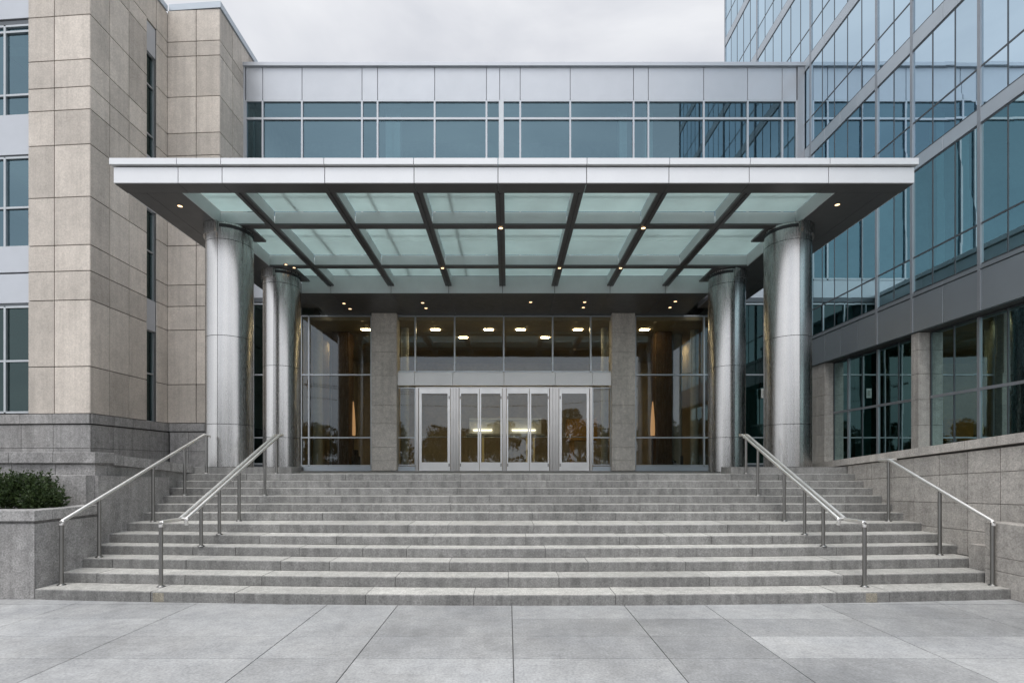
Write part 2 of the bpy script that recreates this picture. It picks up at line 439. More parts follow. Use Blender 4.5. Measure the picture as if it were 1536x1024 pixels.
# left: stepped granite parapet round the terrace
par = thing('granite_parapet', (-9.5, 9.7, 0), 'stepped grey granite parapet wall with a stone cap behind the planter', 'wall')
XP = -8.12
def ztop(y): return 2.475 - 0.245 * max(0.0, (y - 9.7)) / 2.95
g = MB()
g.box(-20, XP-0.03, 9.72, 10.10, 0, 2.26); 
g.hexa([(XP-0.42,10.1,0),(XP-0.03,10.1,0),(XP-0.03,12.62,0),(XP-0.42,12.62,0),(XP-0.42,10.1,2.25),(XP-0.03,10.1,2.25),(XP-0.03,12.62,2.03),(XP-0.42,12.62,2.03)])
xs = [-20.0+1.28*q for q in range(9)] + [-8.9, XP]
wall_blocks(g, front(9.72), xs, [0.0,0.6,1.2,1.72,2.235])
Ps = lambda u, v, d: Vector((XP-0.03+d, u, v - (0.22*max(0, u-9.7)/2.95)*(v/2.26)))
wall_blocks(g, Ps, [9.70,10.4,11.1,11.85,12.62], [0.0,0.6,1.2,1.72,2.235])
g.build('wall', M['granite_grey'], par)
g = MB()
for a, b in zip(xs[:-1], xs[1:]):
    g.box(a+0.004, b-0.004+(0.05 if b == XP else 0), 9.64, 10.12, 2.262, 2.475, 1+random.uniform(-.07,.05), 0.006)
cy = [9.65,10.35,11.05,11.8,12.66]
for a, b in zip(cy[:-1], cy[1:]):
    a2 = a+0.004 if a > 9.7 else 10.126; b2 = b-0.004
    if b2 <= a2: continue
    g.hexa([(XP-0.47,a2,ztop(a2)-0.212),(XP+0.05,a2,ztop(a2)-0.212),(XP+0.05,b2,ztop(b2)-0.212),(XP-0.47,b2,ztop(b2)-0.212),
            (XP-0.47,a2,ztop(a2)),(XP+0.05,a2,ztop(a2)),(XP+0.05,b2,ztop(b2)),(XP-0.47,b2,ztop(b2))], 1+random.uniform(-.07,.05))
g.build('cap', M['granite_grey'], par)
g = MB()   # lower, projecting course
g.box(-9.0, XP+0.02, 9.46, 9.66, 0, 2.03, 0.98, 0.006)
g.hexa([(XP-0.005,9.665,0),(XP+0.09,9.665,0),(XP+0.09,11.7,0),(XP-0.005,11.7,0),(XP-0.005,9.665,2.02),(XP+0.09,9.665,2.02),(XP+0.09,11.7,1.94),(XP-0.005,11.7,1.94)], 0.95)
g.build('plinth_course', M['granite_grey'], par)

# planter
PX = -7.85
plt = thing('stone_planter', (-11, 8.8, 0), 'square cut grey granite planter at the left foot of the stairs', 'planter')
g = MB()
g.box(-17, PX-0.02, 8.20, 8.46, 0, 1.29, 0.6); g.box(-17, PX-0.30, 8.46, 9.44, 0, 1.20, 0.6); g.box(PX-0.28, PX-0.02, 8.463, 9.44, 0, 1.29, 0.6)
wall_blocks(g, front(8.20), [-17,-15.2,-13.4,-11.6,-9.75,PX], [0.0,1.25])
wall_blocks(g, lambda u,v,d: Vector((PX-0.02+d,u,v)), [8.20,9.44], [0.0,1.25])
g.build('wall', M['granite_grey'], plt)
g = MB()
cx = [-17,-15.2,-13.4,-11.6,-9.75,PX+0.03]
for a, b in zip(cx[:-1], cx[1:]): g.box(a+0.003, b-0.003, 8.15, 8.47, 1.292, 1.47, 1.1+random.uniform(-.05,.05), 0.006)
g.box(PX-0.29, PX+0.027, 8.476, 9.44, 1.292, 1.468, 1.08, 0.006)
g.build('cap', M['granite_grey'], plt)
g = MB(); g.box(-17, PX-0.30, 8.475, 9.44, 1.21, 1.40)
g.build('soil', M['soil'], plt)
# small flank wall closing the stair ends on the left
g = MB()
g.box(-8.6, PX-0.01, 9.445, 9.455, 0, 1.4)
g.build('end_stone', M['granite_grey'], plt)

# shrub
def leafball(mb, cx, cy, cz, rx, ry, rz, n, size, rnd, low=0.0):
    for _ in range(n):
        while True:
            p = Vector((rnd.uniform(-1,1), rnd.uniform(-1,1), rnd.uniform(-0.6,1)))
            if p.length <= 1: break
        if rnd.random() < 0.65: p = p.normalized() * rnd.uniform(0.78, 1.05)
        q = Vector((cx+p.x*rx, cy+p.y*ry, cz+p.z*rz))
        if q.z < low: continue
        d = Vector((p.x+rnd.uniform(-.7,.7), p.y+rnd.uniform(-.7,.7), 0.7+p.z*0.6+rnd.uniform(-.5,.6))).normalized()
        a = d.cross(Vector((rnd.uniform(-1,1),rnd.uniform(-1,1),rnd.uniform(-1,1)))).normalized()
        l = size*rnd.uniform(0.7,1.4); w = l*0.32
        mb.face([q, q+d*l*0.5+a*w, q+d*l, q+d*l*0.5-a*w], rnd.uniform(0.65,1.4))
def shrub(cx, cy, w, h, seed):
    rnd = random.Random(seed)
    s = MB()
    for q in range(26):
        ax = rnd.uniform(-1,1); ay = rnd.uniform(-1,1)
        hh = h*(0.58+0.34*rnd.random())*(1-0.5*ax*ax)
        leafball(s, cx+ax*w*0.38, cy+ay*0.28, 1.40+hh*0.55, w*0.17, 0.2, hh*0.55, 300, 0.05, rnd, 1.38)
        # upright sprays breaking the outline
        for r_ in range(5):
            bx = cx+ax*w*0.40+rnd.uniform(-.2,.2); by = cy+ay*0.3+rnd.uniform(-.1,.1)
            top = 1.40 + hh*1.05 + rnd.uniform(0.0,0.14); lean = rnd.uniform(-.25,.25)+ax*0.3
            for k in range(22):
                t = k/22; p = Vector((bx+lean*t*0.35, by, top-0.32+0.32*t))
                d = Vector((rnd.uniform(-1,1), rnd.uniform(-1,1), rnd.uniform(0.2,1.3))).normalized()
                a = d.cross(Vector((rnd.uniform(-1,1),rnd.uniform(-1,1),.3))).normalized(); l = 0.045*rnd.uniform(.7,1.3)
                s.face([p, p+d*l*.5+a*l*.3, p+d*l, p+d*l*.5-a*l*.3], rnd.uniform(.8,1.5))
    return s
sh = thing('shrub', (-8.75, 8.95, 1.40), 'low bushy dark green shrub growing in the granite planter', 'shrub')
shrub(-8.78, 8.9, 1.35, 0.72, 5).build('foliage', M['leaf'], sh)
g = MB()
for q in range(9):
    a = random.uniform(-.45,.45); g.tube([(-8.78+a*0.5, 8.9, 1.36), (-8.78+a*1.3, 8.9+random.uniform(-.1,.1), 1.85)], [0.014,0.006], 6)
g.build('stem', M['bark'], sh)

# right: long granite retaining wall, cap falls gently towards the building
rw = thing('granite_retaining_wall', (8.9, 10, 0), 'long block built granite wall with a cap beside the right stair rail', 'wall')
def zr(y): return 2.77 - 0.086*(max(y, 6.0) - 8.32)
Pr = lambda u, v, d: Vector((8.74 - d, u, v*zr(u)/2.77))
g = MB()
uu = [4.4+0.62*q for q in range(13)] + [12.5, 13.2, 14.2]
for a, b in zip(uu[:-1], uu[1:]):
    pass
g.hexa([(8.74,4.4,0),(9.10,4.4,0),(9.10,14.2,0),(8.74,14.2,0),(8.74,4.4,zr(4.4)-0.17),(9.10,4.4,zr(4.4)-0.17),(9.10,14.2,zr(14.2)-0.17),(8.74,14.2,zr(14.2)-0.17)], 0.8)
vv = [0, 0.52, 1.02, 1.55, 2.13, 2.562]
g.panels(Pr, uu, vv, 0.014, 0.0, 0.02, 0.15, ch=0.003)
g.build('wall', M['granite_warm'], rw)
g = MB()
for a, b in zip(uu[:-1], uu[1:]):
    a2, b2 = a+0.004, b-0.004; t0 = zr(a2)*2.585/2.77+0.003
    g.hexa([(8.66,a2,zr(a2)-0.165),(9.14,a2,zr(a2)-0.165),(9.14,b2,zr(b2)-0.165),(8.66,b2,zr(b2)-0.165),
            (8.66,a2,zr(a2)),(9.14,a2,zr(a2)),(9.14,b2,zr(b2)),(8.66,b2,zr(b2))], 1.05+random.uniform(-.06,.06))
g.build('cap', M['granite_warm'], rw)
g = MB()
g.box(8.35, 8.70, 4.4, 8.62, 0, 1.24, 0.97, 0.006); g.box(8.50, 8.705, 8.63, 9.1, 0, 0.78, 0.93, 0.006)
wall_blocks(g, lambda u,v,d: Vector((8.35-d,u,v)), [4.4,5.6,6.8,7.55,8.62], [0.0,0.42,0.66,1.235])
g.build('plinth_course', M['granite_warm'], rw)

# ================================================================== HANDRAILS
def step_z(y, x=0.0):
    z = 0
    for k in range(1, 13):
        if y >= SD[k-1] + bow(k, x): z = k*RISE
    return z
def rail_posts(parent, x, ys, zline, r=0.032):
    for y in ys:
        zb = step_z(y, x); g = MB()
        g.tube([(x,y,zb+0.008),(x,y,zline(y)-0.012)], r, 14)
        p = g.build('post', M['post'], parent)
        b = MB(); b.lathe(x, y, [(0.062,zb+0.001),(0.062,zb+0.012),(0.05,zb+0.018),(0.034,zb+0.03)], 20)
        b.build('base_plate', M['post'], p)
def smooth_path(pts, r=0.05):
    out = [Vector(pts[0])]
    for a, b, c in zip(pts[:-2], pts[1:-1], pts[2:]):
        a, b, c = Vector(a), Vector(b), Vector(c)
        p = b+(a-b).normalized()*r; q = b+(c-b).normalized()*r
        for t in (0, .25, .5, .75, 1): out.append(p*(1-t)**2+b*2*t*(1-t)+q*t*t)
    out.append(Vector(pts[-1])); return out
ZA, ZB_ = 1.255, 2.985
def line(y, y0=8.45, y1=12.42): return ZA + (ZB_-ZA)*(min(max(y,y0),y1)-y0)/(y1-y0)
grp = None
hl = thing('stair_handrail', (-7.62, 8.4, 0), 'single bar steel handrail next to the planter and parapet wall', 'handrail')
g = MB(); xL = -7.64
g.tube(smooth_path([(xL,8.44,line(8.44)-0.06),(xL,8.44,line(8.44)),(xL,12.40,line(12.42)),(xL,12.62,line(12.42)),(xL,12.62,line(12.42)-0.06)],0.035), 0.033, 14)
g.build('rail', M['rail'], hl)
rail_posts(hl, xL, [8.44, 9.22, 10.62, 11.66, 12.50], lambda y: line(y))
def double_rail(xa, xb, label):
    t = thing('stair_handrail', (xa, 8.3, 0), label, 'handrail')
    y0 = 8.80
    ln = lambda y: ZA + (ZB_-ZA)*(min(max(y,y0),12.42)-y0)/(12.42-y0)
    g = MB()
    g.tube(smooth_path([(xa,8.33,ln(8.8)-0.08),(xa,8.33,ln(8.8)),(xa,y0,ln(8.8)),(xa,12.42,ln(12.42)),(xa,12.58,ln(12.42)),(xa,12.58,ln(12.42)-.07)],0.04), 0.033, 14)
    g.build('rail', M['rail'], t)
    g = MB()
    g.tube(smooth_path([(xb,8.82,ln(8.8)-0.10),(xb,8.80,ln(8.8)),(xb,12.42,ln(12.42)),(xb,12.58,ln(12.42)),(xa,12.58,ln(12.42))],0.03), 0.031, 14)
    g.tube([(xa,8.83,ln(8.83)),(xb,8.83,ln(8.83))], 0.018, 10)
    g.build('rail', M['rail'], t)
    rail_posts(t, xa, [8.33, 9.42, 10.75, 12.48], ln)
    rail_posts(t, xb, [9.82, 11.66], ln, 0.030)
    return t
double_rail(-5.86, -5.745, 'twin bar steel handrail in line with the left rear column and the wing side stairs')
double_rail(6.02, 5.905, 'twin bar steel handrail in line with the right rear column, towards the glass tower')
hr = thing('stair_handrail', (8.25, 8.4, 0), 'short steel handrail with three posts beside the granite retaining wall', 'handrail')
xr = 8.27
lr = lambda y: 1.25 + (2.34-1.25)*(min(max(y,8.44),10.75)-8.44)/(10.75-8.44)
g = MB(); g.tube(smooth_path([(xr,8.40,lr(8.4)-.06),(xr,8.40,lr(8.4)),(xr,10.72,lr(10.75)),(xr,11.0,lr(10.75)),(xr+0.38,11.0,lr(10.75))],0.035), 0.033, 14)
g.build('rail', M['rail'], hr)
rail_posts(hr, xr, [8.42, 9.45, 10.72], lr)

# ================================================================== COLUMNS
def column(cx, cy, zb, label):
    t = thing('steel_column', (cx, cy, zb), label, 'column', 'brushed steel columns holding up the canopy')
    r = 0.575; joints = [zb+1.12, zb+3.42, 8.10]
    g = MB(); n = 64; zs = [zb+0.002] + joints + [8.548]
    A = [-math.pi/2 + 0.009 + (2*math.pi-0.018)*q/n for q in range(n+1)]
    for z0, z1 in zip(zs[:-1], zs[1:]):
        a, b = z0+0.007, z1-0.007; tn = 1+random.uniform(-.04,.04)
        vs = [(cx+rr*math.cos(t_), cy+rr*math.sin(t_), z) for (rr, z) in ((r, a), (r, b)) for t_ in A]
        g.mesh(vs, [(q, q+1, n+1+q+1, n+1+q) for q in range(n)], tn, True)
        for z in (a, b):
            vs = [(cx+rr*math.cos(t_), cy+rr*math.sin(t_), z) for rr in (r-0.02, r) for t_ in A]
            g.mesh(vs, [(q, q+1, n+1+q+1, n+1+q) for q in range(n)], 0.6)
    sh = g.build('shaft', M['steel'], t)
    g = MB(); g.lathe(cx, cy, [(r-0.014, zb), (r-0.014, 8.55)], 48); g.build('core', M['dark'], sh)
    so = -1 if cx < 0 else 1
    def arc(a0, a1, prof, m=28):
        vs = []
        for q in range(m+1):
            t_ = a0+(a1-a0)*q/m
            vs += [(cx+rr*math.cos(t_), cy+rr*math.sin(t_), z) for rr, z in prof]
        k = len(prof); mb = MB()
        for p in range(k):
            for q in range(m):
                pts = [vs[q*k+p], vs[(q+1)*k+p], vs[(q+1)*k+(p+1)%k], vs[q*k+(p+1)%k]]
                mb.face(pts if a1 > a0 else pts[::-1])
        mb.face(vs[:k]); mb.face(vs[-k:][::-1]); return mb
    a_in, a_out = -math.pi/2, -math.pi/2 + so*2.9
    arc(a_in + so*0.0, a_out, [(r-0.01, 8.27), (r+0.05, 8.27), (r+0.05, 8.553), (r-0.01, 8.553)]).build('collar', M['steel'], t)
    arc(a_in - so*0.06, a_in - so*2.6, [(r-0.05, 8.40), (r+0.004, 8.40), (r+0.004, 8.49), (r-0.05, 8.49)]).build('shadow_gap', M['dark'], t)
    return t
column(X(345,D_COL), D_COL, Z_TER, 'front steel column nearest the beige stone wing')
column(X(1181,D_COL), D_COL, Z_TER, 'front steel column nearest the glass tower and retaining wall')
column(X(423,D_COLB), D_COLB, Z_LAND, 'rear steel column standing between the left twin handrail and lobby glass')
column(X(1090,D_COLB), D_COLB, Z_LAND, 'rear steel column standing between the right twin handrail and lobby glass')

# ================================================================== CANOPY
can = thing('entrance_canopy', (0.1, D_CAN, Z_CAN), 'broad flat entrance canopy with pale metal edge and frosted glass coffers', 'canopy')
CX0, CX1 = -8.88, 9.15
OX0, OX1 = -7.61, 7.63
fj = [X(p, D_CAN) for p in (170,267,333,487,621,747,880,1003.5,1124,1243,1372)]
fj[0] = CX0; fj[-1] = CX1
g = MB(); Pf = front(D_CAN+0.03)
g.panels(Pf, fj, [Z_CAN+0.002, 8.925], 0.016, 0.0, 0.03, 0.015, ch=0.003)
fl = [fj[0]-0.06]+fj[1:-1]+[fj[-1]+0.06]
g.panels(Pf, fl, [8.95, 9.105], 0.014, -0.3, 0.085, 0.015, ch=0.003)
for x, sg in ((CX0, -1), (CX1, 1)):
    Pq = sideplane(x - sg*0.03, sg)
    g.panels(Pq, [D_CAN+0.035,13.2,15.4,17.6,19.85], [Z_CAN+0.002, 8.925], 0.016, 0.0, 0.03, 0.015)
    g.panels(Pq, [D_CAN+0.335,13.2,15.4,17.6,19.85], [8.95, 9.105], 0.014, -0.3, 0.085, 0.015)
g.build('fascia', M['fascia'], can)
g = MB()
# front and side soffit boxes (dark), with seams
g.box(CX0+0.03, CX1-0.03, D_CAN+0.034, 11.2, Z_CAN+0.03, 8.94, 0.6)
sj = [CX0+0.004]+[v for v in fj[1:-1]]+[CX1-0.004]
for a, b in zip(sj[:-1], sj[1:]):
    g.box(a+0.006, b-0.006, D_CAN+0.036, 11.5, Z_CAN, Z_CAN+0.028, 1+random.uniform(-.05,.05))
for x0, x1 in ((CX0+0.036, OX0), (OX1, CX1-0.036)):
    xm = x0+0.42 if x0 < 0 else x1-0.42
    for a, b in ((x0, xm-0.005), (xm+0.005, x1)):
        for y0, y1 in ((11.508, 14.6), (14.608, 19.84)):
            g.box(a, b, y0, y1, Z_CAN, Z_CAN+0.028, 1+random.uniform(-.04,.04))
    g.box(x0, x1, 11.51, 19.84, Z_CAN+0.03, 8.94, 0.5)
g.build('soffit', M['soffit'], can)
bx = [X(p, 11.5) for p in (359,496,627,749.5,868,994,1120)]
ROWS = [(11.5,13.03),(13.25,15.7),(15.9,D_BAND)]
GZ = 8.92
for x in bx:
    g = MB(); g.box(x-0.11, x+0.11, 11.508, D_BAND-0.003, Z_CAN, Z_CAN+0.05)
    g.box(x-0.012, x+0.012, 11.508, D_BAND-0.004, Z_CAN-0.02, Z_CAN-0.001, 0.6)
    b = g.build('beam', M['soffit'], can)
    g = MB()
    for (y0, y1) in ROWS: g.box(x-0.095, x+0.095, y0+0.012, y1-0.012, Z_CAN+0.052, GZ-0.004)
    g.build('side_glass', M['frost_clad'], b)
edges = [OX0] + bx + [OX1]
for (y0, y1) in ((13.03,13.25),(15.7,15.9)):
    g = MB(); c = MB()
    for i in range(len(edges)-1):
        a = edges[i]+(0.113 if i else 0.003); b = edges[i+1]-(0.113 if i < len(edges)-2 else 0.003)
        g.box(a, b, y0, y1, Z_CAN+0.003, Z_CAN+0.045)
        c.box(a-0.012, b+0.012, y0+0.02, y1-0.02, Z_CAN+0.047, GZ-0.006)
    o = g.build('cross_beam', M['soffit'], can); c.build('side_glass', M['frost_clad'], o)
g = MB()    # inner lining at both long edges of the opening and behind the front soffit
for x, sg in ((OX0, 1), (OX1, -1)):
    g = MB()
    for (y0, y1) in ROWS:
        xa, xb = sorted((x+sg*0.002, x+sg*0.03)); g.box(xa, xb, y0+0.01, y1-0.01, Z_CAN+0.01, GZ-0.004)
    g.build('edge_lining', M['frost_clad'], can)
for i in range(len(edges)-1):
    a = edges[i]+(0.10 if i else 0.035); b = edges[i+1]-(0.10 if i < len(edges)-2 else 0.035)
    for (y0, y1) in ROWS:
        g = MB(); m = (y0+y1)/2 + 0.25
        parts = [(y0,y1)] if y1-y0 < 1.9 else [(y0,m-0.008),(m+0.008,y1)]
        for (p, q) in parts: g.box(a, b, p, q, GZ, GZ+0.03, 1+random.uniform(-.06,.06))
        g.build('glass_panel', M['frost'], can)
g = MB()   # roof glazing bars above the glass, crossing it
for x in [a + (b-a)*0.33 for a, b in zip(edges[1:4], edges[2:5])] : g.box(x-0.03, x+0.03, 11.2, D_BAND, GZ+0.035, GZ+0.10)
for y in (12.3, 14.4, 16.6): g.box(OX0, OX1, y-0.03, y+0.03, GZ+0.105, GZ+0.15)
g.build('glazing_bar', M['mullion'], can)
g = MB()   # panel band hanging at the back, and the lower dark soffit behind it
SX0, SX1 = X(452,D_BAND), X(1064,D_BAND)
bj = [SX0] + bx + [SX1]
g.panels(front(D_BAND+0.03), bj, [Z_SOF, 8.91], 0.016, 0, 0.03, 0.03)
g.build('back_band', M['frost_clad'], can)
g = MB(); g.box(SX0, SX1, D_BAND+0.035, 19.83, Z_SOF+0.03, 8.93, 0.5)
for a, b in zip(bj[:-1], bj[1:]): g.box(a+0.006, b-0.006, D_BAND+0.004, 19.82, Z_SOF, Z_SOF+0.028, 1+random.uniform(-.05,.05))
g.build('rear_soffit', M['soffit'], can)
g = MB()   # plates where the columns meet the coffers
for (x, y) in ((X(345,D_COL),D_COL),(X(1181,D_COL),D_COL),(X(423,D_COLB),D_COLB),(X(1090,D_COLB),D_COLB)):
    xa, xb = (OX0+0.035, x+0.66) if x < 0 else (x-0.66, OX1-0.035)
    g = MB(); g.box(xa, xb, y-0.10 if y < 14 else y-0.46, y+0.66, Z_CAN-0.006, Z_CAN+0.045)
    g.build('corner_plate', M['soffit'], can)
def downlight(x, y, z, r=0.065):
    r *= 0.82
    g = MB(); n = 20
    ring = [(x+r*math.cos(2*math.pi*q/n), y+r*math.sin(2*math.pi*q/n)) for q in range(n)]
    g.lathe(x, y, [(r, z-0.006), (r+0.025, z-0.006), (r+0.025, z+0.004), (r, z+0.004), (r, z-0.006)], n, False, caps=False)
    o = g.build('downlight', M['soffit'], can)
    g = MB(); g.face([(a, b, z-0.004) for a, b in reversed(ring)]); g.build('lamp', M['lamp'], o)
def at_z(px, py, z):
    D = (z-EYE)*F/(699-py); return X(px, D), D
for (px, py) in ((270,309),(1256,307)): 
    x, y = at_z(px, py, Z_CAN); downlight(x, y, Z_CAN)
downlight(bx[3], 13.14, Z_CAN-0.021, 0.07); downlight(bx[5], 13.14, Z_CAN-0.021, 0.07)
for k in (2,4,5): downlight(bx[k], 15.8, Z_CAN-0.021, 0.06)
for x in (-7.0, -6.85): downlight(x, 15.55 if x < -6.9 else 15.8, Z_CAN-0.007, 0.05)
for (px, py) in ((516,455),(525,463),(634,454),(639,462),(796,453),(877,453),(875,461),(1013,452),(1005,461)):
    x, y = at_z(px, py, Z_SOF); downlight(x, y, Z_SOF-0.001, 0.07)

# ================================================================== ENTRANCE BUILDING (link block)
lk = thing('entrance_building', (0.6, D_FAC, Z_LAND), 'low pale metal and glass entrance building between the stone wing and glass tower', 'building')
def XF(p): return X(p, D_FAC)
def ZF(p): return Z(p, D_FAC)
FX0, FX1 = XF(365), X_TOW - 0.02
ztopf = ZF(95.5)
g = MB(); g.box(FX0, FX1, D_FAC+0.06, D_FAC+0.5, ZF(150), ztopf-0.1, 0.5); g.box(FX0, FX1, D_FAC+0.5, 29, ztopf-0.5, ztopf-0.15, 0.6)
g.box(FX0, FX1, 28.7, 29, 2, ztopf-0.5, 0.6)
jx = [XF(p) for p in (368.7,394,453,543,566.4,652,729.7,749.5,780.3,855.3,950.3,972.5,1055.6,1121.6,1173.4,1195)]
g.panels(front(D_FAC+0.04), jx, [ZF(150.5), ZF(101)], 0.022, 0, 0.04, 0.02, ch=0.004)
g.panels(front(D_FAC+0.04), [jx[0],jx[2],jx[4],jx[6],jx[9],jx[12],jx[15]], [8.98, 9.70], 0.02, 0, 0.04, 0.03)
g.build('metal_cladding', M['panel'], lk)
g = MB(); g.box(FX0-0.0, XF(1207), D_FAC-0.09, D_FAC+0.45, ztopf-0.15, ztopf, 1.0, 0.008)
g.build('coping', M['panel'], lk)
g = MB()
g.box(FX0, XF(368), D_FAC-0.03, D_FAC+0.05, 8.98, ztopf-0.155); g.box(XF(1196), FX1-0.01, D_FAC-0.04, D_FAC+0.06, 8.98, ztopf-0.155, 0.8)
g.build('corner_trim', M['panel'], lk)
up_v = [9.74, ZF(178), ZF(151)]
for a, b in zip(jx[:-1], jx[1:]):
    window(lk, front(D_FAC+0.02), [a, b], up_v, M['glass_blue'], M['mullion_pale'], 0.07, 0.085, -0.08, 0.035, ends=(1, b == jx[-1]))
g = MB(); g.box(XF(749.5)-0.02, XF(755.5), D_FAC-0.045, D_FAC+0.05, 9.74, ZF(151.5)); g.build('mullion', M['mullion'], lk)
g = MB()   # upper room behind the glazing
g.box(FX0+0.1, FX1-0.1, 24.0, 24.2, 9.0, ztopf-0.5); g.box(FX0+0.1, FX1-0.1, D_FAC+0.3, 24, 9.5, 9.72); 
g.box(FX0+0.1, FX0+0.2, D_FAC+0.55, 24, 9.73, ztopf-0.5); g.box(FX1-0.2, FX1-0.1, D_FAC+0.55, 24, 9.73, ztopf-0.5)
g.build('upper_room', M['in_office'], lk)
g = MB()
for p in (572, 583, 935, 975): g.box(XF(p), XF(p)+0.32, 20.6, 20.95, 9.73, ZF(120))
g.build('room_pillar', M['plaster'], lk)

# ground storey: stone piers
for (a, b) in ((557,595),(918,953)):
    g = MB(); x0, x1 = X(a,19.62), X(b,19.62)
    g.box(x0+0.02, x1-0.02, 19.64, 20.2, Z_LAND, Z_SOF-0.003, 0.6)
    zj = [Z_LAND+0.02, Z_LAND+0.42, 2.96, 3.9, 4.62, 5.8, 6.75, 7.5, Z_SOF-0.01]
    g.panels(front(19.64), [x0,x1], zj, 0.010, 0, 0.025, 0.05)
    for x, sg in ((x0+0.02,-1),(x1-0.02,1)): g.panels(sideplane(x, sg), [19.64,20.2], zj, 0.010, 0, 0.018, 0.05)
    g.build('stone_pier', M['pier_stone'], lk)
zt0, zt1, zt2, zt3 = Z_LAND+0.22, ZF(656), ZF(562), ZF(474)
PF = front(D_FAC)
def base_panel(x0, x1):
    g = MB(); g.box(x0, x1, D_FAC-0.02, D_FAC+0.05, Z_LAND, zt0-0.03); return g.build('base_panel', M['spandrel'], lk)
for (us) in ([XF(452),XF(463.5),XF(557)], [XF(953),XF(1056),XF(1064)]):
    window(lk, PF, us, [zt0, zt1, zt2, zt3], M['glass_door'], M['mullion'], 0.06, 0.055)
    base_panel(us[0], us[-1])
for us in ([FX0+0.05,XF(380),XF(400),XF(426),XF(451)], [XF(1065),XF(1090),XF(1116.5),XF(1149),XF(1180),XF(1205)]):
    window(lk, PF, us, [Z_TER+0.12, zt1, zt2, ZF(456)], M['glass_dark'], M['mullion'], 0.05, 0.055)
g = MB()
g.box(FX0, XF(452)-0.04, D_FAC+0.0, D_FAC+0.05, ZF(453), 8.975); g.box(XF(1065)+0.04, FX1, D_FAC, D_FAC+0.05, ZF(453), 8.975)
g.box(FX0, XF(452)-0.04, D_FAC-0.01, D_FAC+0.05, Z_TER-0.1, Z_TER+0.10); g.box(XF(1065)+0.04, FX1, D_FAC-0.01, D_FAC+0.05, Z_TER-0.1, Z_TER+0.10)
g.build('dark_trim', M['mullion_dark'], lk)
# centre bay: clerestory lights, pale header, doors
cu = [XF(p) for p in (595.5,623,682,755.6,829,886,917)]
for a, b in zip(cu[:-1], cu[1:]):
    window(lk, PF, [a, b], [ZF(557.5), zt3], M['glass_door'], M['mullion'], 0.06, 0.06, name='window', ends=(1, b == cu[-1]))
g = MB(); g.panels(front(D_FAC-0.0), [XF(594.5),XF(622.5),XF(679.5),XF(756),XF(832.5),XF(888.5),XF(917.5)], [ZF(578.5), ZF(559)], 0.012, -0.06, 0.09, 0.02)
g.build('header_panel', M['header'], lk)
ZD0, ZD1 = Z_LAND+0.012, ZF(580.5)
for (a, b) in ((596.5,623),(889,916)):
    window(lk, PF, [XF(a), XF(b)], [zt0+0.02, zt1, ZD1-0.03], M['glass_door'], M['mullion'], 0.05, 0.04, name='sidelight')
    base_panel(XF(a), XF(b))
for (a, b) in ((623.6,628),(676,688.5),(753.6,759.4),(824.5,838),(884.5,888.4)):
    g = MB(); n = 3 if b-a > 8 else 1
    for q in range(n):
        w = (b-a)/n; g.box(XF(a+q*w)+0.004, XF(a+(q+1)*w)-0.004, D_FAC-0.05-(0.02 if q == 1 else 0), D_FAC+0.08, ZD0, ZD1-0.004)
    g.build('door_post', M['doorsteel'], lk)
def leaf(a, b, hinge):
    x0, x1 = XF(a)+0.006, XF(b)-0.006
    st = 0.105 if (b-a) > 40 else 0.06
    zb, zt = ZF(693), ZF(590)
    g = MB(); y0, y1 = D_FAC-0.02, D_FAC+0.035
    g.box(x0, x0+st, y0, y1, ZD0, ZD1-0.05, 1, .004); g.box(x1-st, x1, y0, y1, ZD0, ZD1-0.05, 1, .004)
    g.box(x0+st, x1-st, y0+.003, y1-.003, ZD0+.004, zb); g.box(x0+st, x1-st, y0+.003, y1-.003, zt, ZD1-0.055)
    d = g.build('door', M['doorrail'], lk)
    g = MB(); j = [random.uniform(-.003,.003) for _ in range(4)]
    g.face([(x0+st,D_FAC+j[0],zb),(x1-st,D_FAC+j[1],zb),(x1-st,D_FAC+j[2],zt),(x0+st,D_FAC+j[3],zt)])
    g.build('glass', M['glass_door'], d)
    g = MB(); g.tube([(x0+st*.5,D_FAC+.06,ZF(655)),(x1-st*.5,D_FAC+.06,ZF(655))], 0.018, 10); g.build('push_bar', M['mullion'], d)
    g = MB(); xh = x1-0.04 if hinge == 'l' else x0+0.04
    for z in (ZF(697), ZD1-0.42): g.box(xh-0.022, xh+0.022, y0-0.025, y0-0.001, z-0.06, z+0.06, 1, .004)
    g.build('hinge', M['post'], d)
leaf(628.5, 675.5, 'l'); leaf(689, 719, 'r'); leaf(719.3, 753.2, 'l'); leaf(759.8, 794, 'r'); leaf(794.3, 824, 'l'); leaf(838.5, 884, 'r')
g = MB(); g.box(XF(624), XF(888), D_FAC-0.03, D_FAC+0.06, ZD1-0.045, ZD1+0.0); g.build('door_head', M['doorrail'], lk)
g = MB(); g.box(XF(596), XF(917), D_FAC-0.25, D_FAC+0.2, Z_LAND-0.002, Z_LAND+0.010); g.build('threshold', M['doorsteel'], lk)

